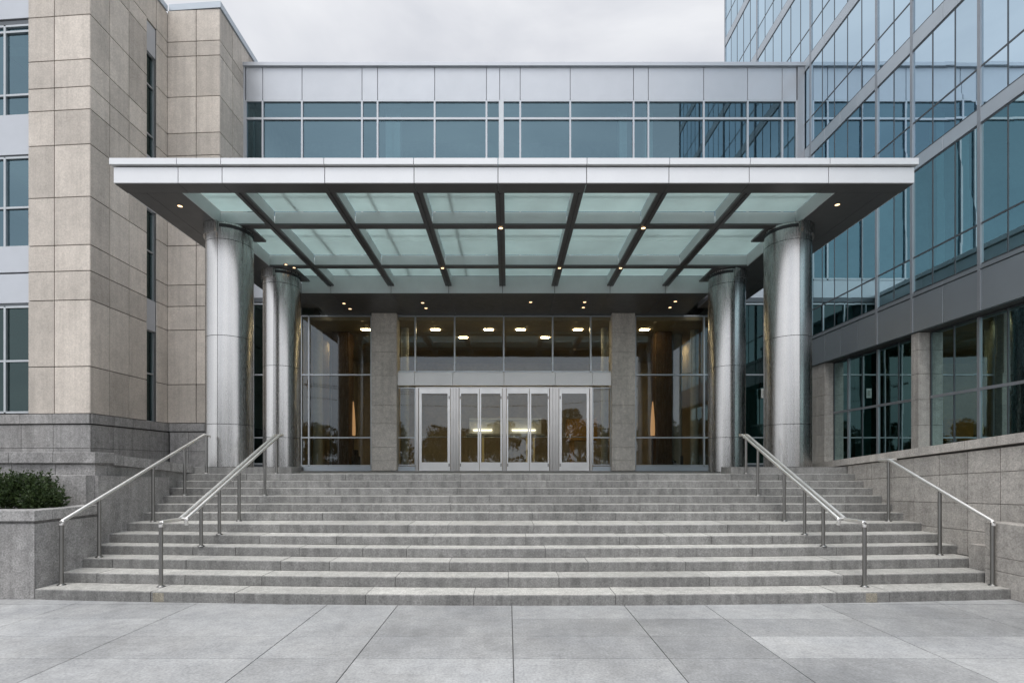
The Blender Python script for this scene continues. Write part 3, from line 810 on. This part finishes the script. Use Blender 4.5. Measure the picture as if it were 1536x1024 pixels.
# lobby
g = MB(); LX = 8.6
g.box(-LX, LX, 28.2, 28.4, Z_LAND, 8.4); g.box(-LX-0.2, -LX, 20.05, 28.4, Z_LAND, 8.4, 0.8); g.box(LX, LX+0.2, 20.05, 28.4, Z_LAND, 8.4, 0.8)
g.build('lobby_wall', M['in_wall'], lk)
g = MB(); g.box(-LX, LX, 20.02, 28.2, 8.10, 8.25); g.build('lobby_ceiling', M['in_wall'], lk)
g = MB(); g.box(-LX, LX, 20.0, 28.2, Z_LAND-0.2, Z_LAND-0.01); g.build('lobby_floor', M['in_dark'], lk)
for s_ in (-1, 1):
    g = MB(); xa, xb = sorted((s_*8.85, s_*11.9)); g.box(xa, xb, 23.4, 23.6, 2, 9.2); g.box(xa, xb, 20.05, 23.4, 9.2, 9.4); g.build('side_room', M['in_office'], lk)
    g = MB(); g.box(s_*9.6-.2, s_*9.6+.2, 20.8, 21.2, 2.1, 9.2); g.build('room_pillar', M['plaster'], lk)
for (px, D) in ((653,21.3),(695,22.6),(733,21.3),(781,21.3),(818,22.6),(867,21.3),(549,21.3),(967,21.3),(500,24),(1010,24)):
    x = X(px, D); g = MB(); g.box(x-0.19, x+0.19, D-0.09, D+0.09, 8.085, 8.099); g.build('ceiling_lamp', M['ceil_lamp'], lk)
for (a, b, D) in ((498,523,21.6),(984,1008,21.6)):
    g = MB(); g.box(X(a,D), X(b,D), D, D+0.7, Z_LAND, 8.09); c = g.build('lobby_column', M['in_brown'], lk)
for (a, b, D) in ((467,481,21.2),(492,500,23),(1010,1025,22),(1038,1050,21.2),(600,612,20.9),(903,914,20.9),(940,952,22)):
    g = MB(); g.lathe((X(a,D)+X(b,D))/2, D+0.2, [((X(b,D)-X(a,D))/2, Z_LAND), ((X(b,D)-X(a,D))/2, 8.09)], 20); g.build('lobby_column', M['in_pale'], lk)
for (px, D) in ((530,22.2),(979,21.4)):
    t = thing('wall_sconce', (X(px,D), D, Z(640,D)), 'glowing amber lamp inside the lobby seen through the %s window' % ('left' if px < 700 else 'right'), 'lamp')
    g = MB(); g.lathe(X(px,D), D, [(0.09,Z(653,D)),(0.10,Z(645,D)),(0.085,Z(630,D)),(0.055,Z(615,D)),(0.02,Z(602,D))], 14); g.build('lamp_shade', M['sconce'], t)
    g = MB(); g.lathe(X(px,D), D, [(0.12,Z_LAND),(0.12,Z_LAND+0.03),(0.025,Z_LAND+0.05),(0.02,Z(655.5,D))], 14); g.build('stand', M['in_dark'], t)
D = 24.0
rk = thing('reception_desk', (X(757,D), D, Z_LAND), 'pale lit reception counter behind the double doors', 'desk')
g = MB(); g.box(X(704,D), X(812,D), D, D+0.06, Z(650,D), Z(628,D)); g.box(X(704,D), X(812,D), D-0.05, D+0.0, Z(629.5,D), Z(627,D)); g.build('back_panel', M['plaster'], rk)
for (a, b) in ((710,738),(768,803)):
    g = MB(); g.box(X(a,D), X(b,D), D-0.10, D-0.02, Z(646,D), Z(644,D)); g.build('lamp', M['tube'], rk)
g = MB(); g.box(X(700,D), X(816,D), D-0.4, D+0.5, Z(654,D), Z(651,D)); g.build('counter', M['in_pale'], rk)
for px in (725,790,800):
    g = MB(); g.box(X(px,D)-0.05, X(px,D)+0.05, D-0.35, D-0.25, Z_LAND, Z(654.2,D)); g.build('leg', M['brass'], rk)
D = 23.2
ck = thing('display_cabinet', (X(872,D), D, Z_LAND), 'tall amber wood cabinet behind the door next to the right pier', 'cabinet')
g = MB(); g.box(X(851,D), X(896,D), D, D+0.7, Z(660,D), Z(628,D)); g.build('top_box', M['amber'], ck)
g = MB(); g.box(X(856,D), X(862,D), D+.1, D+0.6, Z_LAND, Z(660.5,D)); g.box(X(888,D), X(892,D), D+.1, D+0.6, Z_LAND, Z(660.5,D)); g.build('leg', M['amber'], ck)
D = 22.4
def armchair(px, D, lab):
    x = X(px, D); t = thing('lobby_armchair', (x, D, Z_LAND), lab, 'armchair', 'armchairs in the lobby')
    g = MB(); g.box(x-.42, x+.42, D-.4, D+.4, Z_LAND+.12, Z_LAND+.46, 1, .04); g.build('seat', M['in_dark'], t)
    g = MB(); g.box(x-.42, x+.42, D+.22, D+.42, Z_LAND+.465, Z_LAND+.95, 1, .05); g.build('backrest', M['in_dark'], t)
    for s_ in (-1,1):
        g = MB(); g.box(x+s_*.44-.07, x+s_*.44+.07, D-.4, D+.4, Z_LAND+.1, Z_LAND+.66, 1, .03); g.build('armrest', M['in_dark'], t)
armchair(520, 22.4, 'dark armchair in the lobby left of the left stone pier')
armchair(1003, 22.4, 'dark armchair in the lobby behind the right window')
D = 19.86
nt_ = thing('notice', (X(1144,D), D-0.06, Z(590,D)), 'small white framed notice on the glass beside the right front column', 'notice')
g = MB(); g.box(X(1140.5,D), X(1148,D), D-0.075, D-0.055, Z(597,D), Z(583,D)); g.build('frame', M['plaster'], nt_)
g = MB(); g.box(X(1142.3,D), X(1146.5,D), D-0.079, D-0.0755, Z(594,D), Z(586,D)); g.build('sheet', M['in_pale'], nt_)

# ================================================================== LEFT STONE WING
wg = thing('stone_wing', (-12.7, 15, 0), 'beige stone clad office wing with tall blue windows', 'building')
ZL = [3.80, 5.23, 7.25, 8.13, 8.92, 10.38, 11.97, 13.03, 13.72, 14.55, 15.9, 17.40, 17.95, 19.05]
XA, DA = -12.67, 14.96        # near corner
DG, XG = 18.25, -10.66         # second block
def skew(x0, D0, slope):      # face turned slightly away on its far side
    return lambda u, v, d: Vector((u, D0 + slope*(x0-u) - d, v))
g = MB()
bs = MB()
# bodies (behind the cladding)
SL = 0.07
PfA = skew(XA, DA+0.04, SL)
g.panels(PfA, [X(40,DA+.1), X(80,DA+.05), XA], ZL, 0.026, 0, 0.04, 0.14)
PsA = sideplane(XA-0.04, 1)
g.panels(PsA, [DA+0.005, 15.7, 16.5, 17.32], ZL, 0.026, 0, 0.04, 0.14)
g.panels(PsA, [17.80, 18.385], ZL, 0.026, 0, 0.04, 0.06)
PfG = skew(XG, DG+0.04, 0.05)
zg = ZL[:-1] + [19.12]
g.panels(PfG, [XA+0.002, X(293,DG), XG], zg, 0.026, 0, 0.04, 0.14)
PsG = sideplane(XG-0.04, 1)
g.panels(PsG, [DG+0.005, 19.1, 20.3, 21.6, 23.0], zg, 0.026, 0, 0.04, 0.14)
g.build('stone_cladding', M['limestone'], wg)
g = MB()
# pier beyond the frame to the left
g.panels(skew(XA, DA+0.04, SL), [-18.2, -17.2, -16.4], ZL, 0.026, 0, 0.04, 0.14)
g.build('stone_cladding', M['limestone'], wg)
b = MB()
x40 = X(40, DA+.1)
b.prism([(x40+0.01, DA+0.06+SL*(XA-x40)), (XA-0.045, DA+0.06), (XA-0.045, 17.32), (x40+0.01, 17.32)], 2.0, 19.04)
b.prism([(XA-1.2, 17.315), (XA-0.30, 17.315), (XA-0.30, 17.81), (XA-1.2, 17.81)], 2.0, 19.04, 0.5)
b.prism([(-18.2, 17.812), (XA-0.045, 17.812), (XA-0.045, 18.6), (-18.2, 18.6)], 2.0, 19.04)
b.prism([(XA-0.1, DG+0.245), (XG-0.045, DG+0.06), (XG-0.045, 23), (XA-0.1, 23)], 2.0, 19.1)
b.prism([(-18.2, DA+0.46), (-16.41, DA+0.33), (-16.41, 17.8), (-18.2, 17.8)], 2.0, 19.04)
b.prism([(-16.4, 17.2), (x40, 17.2), (x40, 17.8), (-16.4, 17.8)], 2.0, 19.04, 0.4)
b.build('wall_core', M['mortar'], wg)
g = MB()
g.prism([(x40-0.03, DA-0.03+SL*(XA-x40)), (XA+0.05, DA-0.03), (XA+0.05, 18.3), (x40-0.03, 18.3)], 19.06, 19.26)
g.prism([(XA+0.055, DG+0.10), (XG+0.05, DG-0.04), (XG+0.05, 23.1), (XA+0.055, 23.1)], 19.13, 19.36)
g.build('coping', M['spandrel'], wg)
# granite base
g = MB()
us = [-18.2,-17,-15.9,-14.95,X(88,DA)*1.0,XA+0.03]
us = [-18.2,-17.0,-15.8,-14.9,-13.85,XA+0.03]
Pb = skew(XA, DA+0.01, SL)
g.panels(Pb, us, [2.0, 2.75, 3.465], 0.012, -0.3, 0.03, 0.06); g.panels(Pb, us, [3.49, 3.79], 0.012, -0.3, 0.07, 0.06)
Pb2 = sideplane(XA-0.01, 1)
g.panels(Pb2, [DA+0.05,15.8,16.6,17.4,18.40], [2.0,2.75,3.465], 0.012, -0.1, 0.04, 0.06); g.panels(Pb2, [DA+0.0,15.8,16.6,17.4,18.40], [3.49,3.79], 0.012, -0.1, 0.07, 0.06)
Pb3 = skew(XG, DG+0.01, 0.05)
g.panels(Pb3, [XA+0.1,-11.85,-11.2,XG+0.04], [2.0,2.75,3.465], 0.012, -0.1, 0.03, 0.06); g.panels(Pb3, [XA+0.1,-11.85,-11.2,XG+0.07], [3.49,3.79], 0.012, -0.1, 0.06, 0.06)
Pb4 = sideplane(XG-0.01, 1)
g.panels(Pb4, [DG+.05,19.0,19.88], [2.0,2.75,3.465], 0.012, -0.1, 0.04, 0.06); g.panels(Pb4, [DG,19.0,19.88], [3.49,3.79], 0.012, -0.1, 0.07, 0.06)
g.build('granite_base', M['granite_grey'], wg)
# front windows in the bay between the piers
Dw = 15.30
Pw = skew(x40, Dw, SL)
wl, wr = -16.36, x40-0.02
zz = lambda y: Z(y, Dw)
um = X(5, Dw)
for (a, m_, b_) in ((zz(173), zz(142), zz(38)), (zz(370), zz(311), zz(236)), (zz(618), zz(541), zz(460))):
    vs = [a, m_, b_] if a < 12.9 else [a, m_, zz(47), b_]
    window(wg, Pw, [wl, (wl+um)/2, um, wr], vs, M['glass_blue'] if a > 6 else M['glass_dark'], M['mullion'], 0.07, 0.06)
for (y0, y1) in ((173,233),(370,409),(410.5,455),(30,-60)):
    g = MB()
    a, b_ = zz(max(y0,y1)), zz(min(y0,y1))
    if y0 == 30: a, b_ = zz(29), 19.0
    g.panels(Pw, [wl, (wl+um)/2, wr], [a, b_], 0.02, -0.1, 0.05, 0.02)
    g.build('spandrel_panel', M['panel'], wg)
for y in (33.5, 234.5, 457.5):
    g = MB(); g.slab(Pw, wl, wr, zz(y+2.5), zz(y-3), -0.12, 0.02); g.build('head_trim', M['mullion_dark'], wg)
g = MB()
for z in (3.9, 7.4, 12.0, 15.95): g.box(wl, wr, 16.2, 17.19, z-0.3, z)
g.box(wl, wr, 16.9, 17.19, 3, 19); g.build('room_wall', M['in_office'], wg)
# slit windows on the side face
Ps_ = sideplane(XA-0.13, 1)
for vs in ([13.2, 14.0, 15.75, 16.85], [8.12, 9.85, 11.3], [3.80, 5.5, 7.02]):
    window(wg, Ps_, [17.325, 17.795], vs, M['glass_dark'], M['mullion'], 0.05, 0.05)
for (a, b_) in ((16.86,17.9),(11.31,13.19),(7.03,8.11),(17.95,19.04)):
    g = MB(); g.slab(Ps_, 17.325, 17.795, a, b_, -0.05, 0.08 if a < 17.9 else 0.11); g.build('spandrel_panel', M['panel'] if a < 17.9 else M['limestone'], wg)

# ================================================================== GLASS TOWER
tw = thing('glass_tower', (16, 16, 0), 'tall blue glass curtain wall office tower with grey metal bands', 'building')
PT = sideplane(X_TOW, -1)
bands = [(6.13,7.29),(10.88,11.26),(14.46,14.93),(18.08,18.5),(21.68,22.1),(25.28,25.7),(28.9,29.3),(32.5,32.9)]
Dm = lambda k: 16.0 + 0.698*k
M['glass_low'] = glass('glass_low', (0.46,0.62,0.66), (0.16,0.33,0.32), 0.15, 1.6, wave=0.01)
M['mullion_tower'] = metal('mullion_tower', (0.30,0.32,0.345), 0.4, 0.45, 0.05)
bays = [(-15,-10),(-10,-5),(-5,-2),(-2,0),(0,5),(5,11),(11,16)]
for bi in range(len(bands)-1):
    z0 = bands[bi][1]; z1 = bands[bi+1][0]
    for (ka, kb) in bays:
        us = [Dm(k) for k in range(ka, kb+1)]
        window(tw, PT, us, [z0+0.02, z0+1.05, z1-0.02], M['glass_low'] if bi == 0 else M['glass_tower'], M['mullion_dark'], 0.028, 0.05, -0.08, 0.004, edge=False, gd=-0.006, hd=0.0015)
for k in (-15,-10,-5,-2,0,5,11,16):
    g = MB(); g.slab(PT, Dm(k)-0.04, Dm(k)+0.04, 6.14, 32.9, -0.08, 0.04); g.build('mullion', M['mullion_tower'], tw)
for bi, (a, b_) in enumerate(bands):
    g = MB()
    jj = [Dm(k) for k in (-15,-12.5,-10,-7.5,-5,-3.5,-2,0,1.25,2.5,3.75,5,8,11,13.5,16)]
    if bi == 0:
        g.panels(PT, jj, [a, b_-0.12], 0.014, -0.1, 0.02, 0.03); g.panels(PT, jj, [b_-0.11, b_], 0.01, -0.1, 0.034, 0.02)
    else: g.panels(PT, jj, [a, b_], 0.012, -0.1, 0.025, 0.03)
    g.build('spandrel_band', M['spandrel_shaded'] if bi == 0 else M['spandrel'], tw)
g = MB()
for (a, b_) in bands: g.box(X_TOW+0.105, 22, 5.5, 27.1, a+0.05, b_-0.05)
g.box(X_TOW+3.2, X_TOW+3.4, 5.5, 27.1, 2, 32.8)
g.box(X_TOW+0.02, 22, 5.3, 5.5, 2, 32.9); g.box(X_TOW+0.02, 22, 27.17, 27.3, 2, 32.9)
g.build('floor_slab', M['in_office'], tw)
g = MB()
for k in (-12,-7.5,-2.5,2,8,13):
    g.box(X_TOW+0.8, X_TOW+1.2, Dm(k)-.2, Dm(k)+.2, 2.1, 32)
g.build('inner_column', M['in_pale'], tw)
# pale blinds drawn behind some panes
rb = random.Random(21)
for bi in range(0, 3):
    z0 = bands[bi][1]; z1 = bands[bi+1][0]
    for k in range(-9, 5):
        if rb.random() < 0.36:
            h_ = rb.choice([0.45, 0.7, 1.0]); g = MB(); zb = z1-0.05-(z1-z0-0.1)*h_
            y0, y1 = Dm(k)+0.05, Dm(k+1)-0.05; n = 9
            for q in range(n):
                a = y0+(y1-y0)*q/n; b_ = y0+(y1-y0)*(q+0.86)/n
                g.box(X_TOW+0.125+0.01*(q % 2), X_TOW+0.14+0.01*(q % 2), a, b_, zb, z1-0.05, 1+rb.uniform(-.05,.05))
            g.build('blind', M['plaster'], tw)
# ground storey of the tower
PG = sideplane(12.35, -1)
for (a, b_) in ((14.42,14.69),(18.7,19.62)):
    g = MB(); g.box(12.03, 12.6, a+0.02, b_-0.02, 2.0, 6.12, 0.7)
    zj = [2.0,2.6,3.4,4.15,4.9,5.6,6.12]
    g.panels(sideplane(12.03,-1), [a,(a+b_)/2,b_], zj, 0.01, 0, 0.03, 0.05)
    g.panels(front(a+0.02), [12.0,12.33], zj, 0.01, 0, 0.02, 0.05)
    g.build('stone_pier', M['granite_warm'], tw)
zt = 4.22
for us, main in (([14.70,15.6,16.47,17.2,17.88,18.69],(16.47,17.88)), ([9.6,10.6,11.4,12.19,12.93,13.66,14.40],(10.6,12.93)), ([5.5,6.5,7.5,8.5,9.55],(7.5,))):
    wn = window(tw, PG, us, [2.2,zt,6.1], M['glass_dark'], M['mullion_dark'], 0.03, 0.03, -0.06, 0.006, gd=-0.01)
    f = MB()
    for u in main: f.slab(PG, u-0.035, u+0.035, 2.2, 6.1, -0.05, 0.03)
    f.slab(PG, us[0], us[-1], zt-0.04, zt+0.04, -0.05, 0.024)
    f.build('mullion', M['mullion_tower'], wn)
g = MB(); g.box(X_TOW+0.11, 12.6, 5.5, 27.1, 6.13, 6.16); g.box(12.3, 12.6, 5.5, 19.9, 1.9, 2.17); g.build('soffit', M['soffit'], tw)
g = MB(); g.box(X_TOW+2.9, X_TOW+3.1, 5.6, 19.8, 2.16, 6.12); g.build('ground_room_wall', M['in_dark'], tw)
g = MB(); g.box(12.6, 18, 5.5, 19.9, 2.0, 2.15); g.build('floor', M['in_dark'], tw)

# ================================================================== BEHIND THE VIEWPOINT (seen mirrored in the glass)
def tree_mesh(seed, h):
    rnd = random.Random(seed)
    f = MB(); t = MB()
    t.tube([(0,0,-0.03),(0.1,0,h*0.3),(0,0.1,h*0.62)], [0.22,0.16,0.07], 8)
    for q in range(15):
        a = rnd.uniform(0, 6.28); rr = rnd.uniform(0.2, 1.0)*h*0.27; z = h*rnd.uniform(0.36, 0.86); rr *= 1.15-abs(z/h-0.5)*1.1
        c = (rr*math.cos(a), rr*math.sin(a), z); t.tube([(0,0,z*0.6), c], [0.07,0.02], 5)
        leafball(f, *c, h*0.15, h*0.15, h*0.11, 230, 0.32, rnd)
    return f, t
protos = []
names = ['first','second','third','fourth','fifth','sixth','seventh','eighth','ninth','tenth','eleventh','twelfth','thirteenth','fourteenth','fifteenth','sixteenth','seventeenth']
tl = []; rt = random.Random(4)
for q in range(17):
    tl.append((names[q]+' tree from the stone wing side in the leafy row across the plaza', -40+q*5.0+rt.uniform(-1.2,1.2), -27+rt.uniform(-3,2), rt.choice([6.8,7.6,8.4,9.2,10.2]), q+1))
for lab, x, y, h, sd in tl:
    f, t_ = tree_mesh(sd, h)
    o = thing('tree', (x, y, 0), lab, 'tree', 'trees across the plaza')
    for nm, mb, mt in (('crown', f, M['leaf_tree']), ('trunk', t_, M['bark'])):
        mb.v = [(v[0]+x, v[1]+y, v[2]) for v in mb.v]; mb.build(nm, mt, o)
hd = thing('hedge', (0, -22, 0), 'long dark clipped row of bushes bordering the far side of the plaza', 'hedge')
f = MB(); rnd = random.Random(77)
for q in range(64):
    x = -34+q*1.08; hh = rnd.uniform(2.4, 4.2)
    leafball(f, x, -22+rnd.uniform(-.5,.5), hh*0.5, 1.0, 0.9, hh*0.62, 190, 0.36, rnd, 0.02)
f.build('foliage', M['leaf_tree'], hd)
g = MB(); g.box(-34, 34, -22.4, -21.6, 0, 1.3); g.build('stem', M['bark'], hd)
poles = []
for lab, x in (('wooden utility pole across the plaza on the wing side', -26), ('wooden utility pole across the plaza on the tower side', 17)):
    p = thing('utility_pole', (x, -24, 0), lab, 'utility pole'); g = MB(); g.tube([(x,-24,-0.03),(x,-24,13.5)], [0.16,0.11], 10); g.build('post', M['bark'], p)
    g = MB(); g.box(x-0.06, x+0.06, -25.2, -22.8, 12.6, 12.75); g.build('crossarm', M['bark'], p)
for i, (yo, z) in enumerate(((-25.1,12.8),(-22.9,12.8),(-24.13,11.2))):
    g = MB(); pts = []
    for q in range(25):
        t = q/24; x = -26+43*t; pts.append((x, yo, z-1.3*4*t*(1-t)))
    g.tube(pts, 0.03, 6)
    tag(g.build('overhead_wire', M['wire']), ['sagging wire on the far end of the utility pole crossarms','sagging wire on the plaza end of the utility pole crossarms','lower sagging wire between the two utility poles'][i], 'wire')

# ================================================================== SKY, SUN, CAMERA
w = bpy.data.worlds.new('World'); S.world = w; w.use_nodes = True
nt = w.node_tree; nt.nodes.clear()
out = N(nt, 'ShaderNodeOutputWorld'); bg = N(nt, 'ShaderNodeBackground'); bg.inputs['Strength'].default_value = 0.1
sky = N(nt, 'ShaderNodeTexSky'); sky.sky_type = 'NISHITA'; sky.sun_disc = False
SUN_EL, SUN_ROT = R(66), R(205)
sky.sun_elevation = SUN_EL; sky.sun_rotation = SUN_ROT; sky.air_density = 1.0; sky.dust_density = 2.0
tc = N(nt, 'ShaderNodeTexCoord')
mp = N(nt, 'ShaderNodeMapping'); mp.inputs['Scale'].default_value = (1.0, 1.0, 2.6); L(nt, tc.outputs['Generated'], mp.inputs['Vector'])
nz = N(nt, 'ShaderNodeTexNoise'); nz.inputs['Scale'].default_value = 2.3; nz.inputs['Detail'].default_value = 6; nz.inputs['Roughness'].default_value = 0.52
nz.inputs['Distortion'].default_value = 0.4
L(nt, mp.outputs['Vector'], nz.inputs['Vector'])
cl = ramp(nt, nz.outputs['Fac'], [(0.33, (6.3,6.55,7.1)), (0.5, (7.9,8.05,8.5)), (0.66, (9.3,9.4,9.7))])
sep = N(nt, 'ShaderNodeSeparateXYZ'); L(nt, tc.outputs['Generated'], sep.inputs[0])
zen = N(nt, 'ShaderNodeMapRange'); zen.inputs['From Min'].default_value = 0.70; zen.inputs['From Max'].default_value = 1.0
zen.inputs['To Min'].default_value = 1.0; zen.inputs['To Max'].default_value = 2.7; L(nt, sep.outputs['Z'], zen.inputs['Value'])
sky_fill = N(nt, 'ShaderNodeMapRange'); sky_fill.inputs['From Min'].default_value = 0.1; sky_fill.inputs['From Max'].default_value = -0.9
sky_fill.inputs['To Min'].default_value = 1.0; sky_fill.inputs['To Max'].default_value = 2.1; L(nt, sep.outputs['Y'], sky_fill.inputs['Value'])   # sky behind the camera brightened, added fill for the entrance front
zs_ = N(nt, 'ShaderNodeMath', operation='MULTIPLY'); L(nt, zen.outputs['Result'], zs_.inputs[0]); L(nt, sky_fill.outputs['Result'], zs_.inputs[1])
sc_ = N(nt, 'ShaderNodeVectorMath', operation='SCALE'); L(nt, cl, sc_.inputs[0]); L(nt, zs_.outputs[0], sc_.inputs['Scale'])
mx = N(nt, 'ShaderNodeMix', data_type='RGBA'); mx.inputs['Factor'].default_value = 0.9
L(nt, sky.outputs['Color'], mx.inputs['A']); L(nt, sc_.outputs['Vector'], mx.inputs['B'])
L(nt, mx.outputs['Result'], bg.inputs['Color']); L(nt, bg.outputs[0], out.inputs['Surface'])

sl = bpy.data.lights.new('sun', 'SUN'); sl.energy = 1.5; sl.angle = R(22); sl.color = (1.0, 0.97, 0.92)
so = bpy.data.objects.new('sun', sl); COL.objects.link(so)
dirv = Vector((math.sin(SUN_ROT)*math.cos(SUN_EL), math.cos(SUN_ROT)*math.cos(SUN_EL), math.sin(SUN_EL)))
so.rotation_euler = dirv.to_track_quat('Z', 'Y').to_euler(); so.location = (0, -10, 40)

cam = bpy.data.cameras.new('camera'); co = bpy.data.objects.new('camera', cam); COL.objects.link(co)
co.location = (0, 0, EYE); co.rotation_euler = (R(90), 0, 0)
cam.sensor_width = 36; cam.lens = F/1536*36
cam.shift_x = 6/1536; cam.shift_y = 187/1536
cam.clip_end = 1000; S.camera = co

S.view_settings.view_transform = 'Standard'; S.view_settings.look = 'None'
S.view_settings.gamma = 1; S.view_settings.exposure = 0.0
S.render.engine = 'CYCLES'
S.cycles.use_denoising = True
S.cycles.max_bounces = 10; S.cycles.transparent_max_bounces = 16
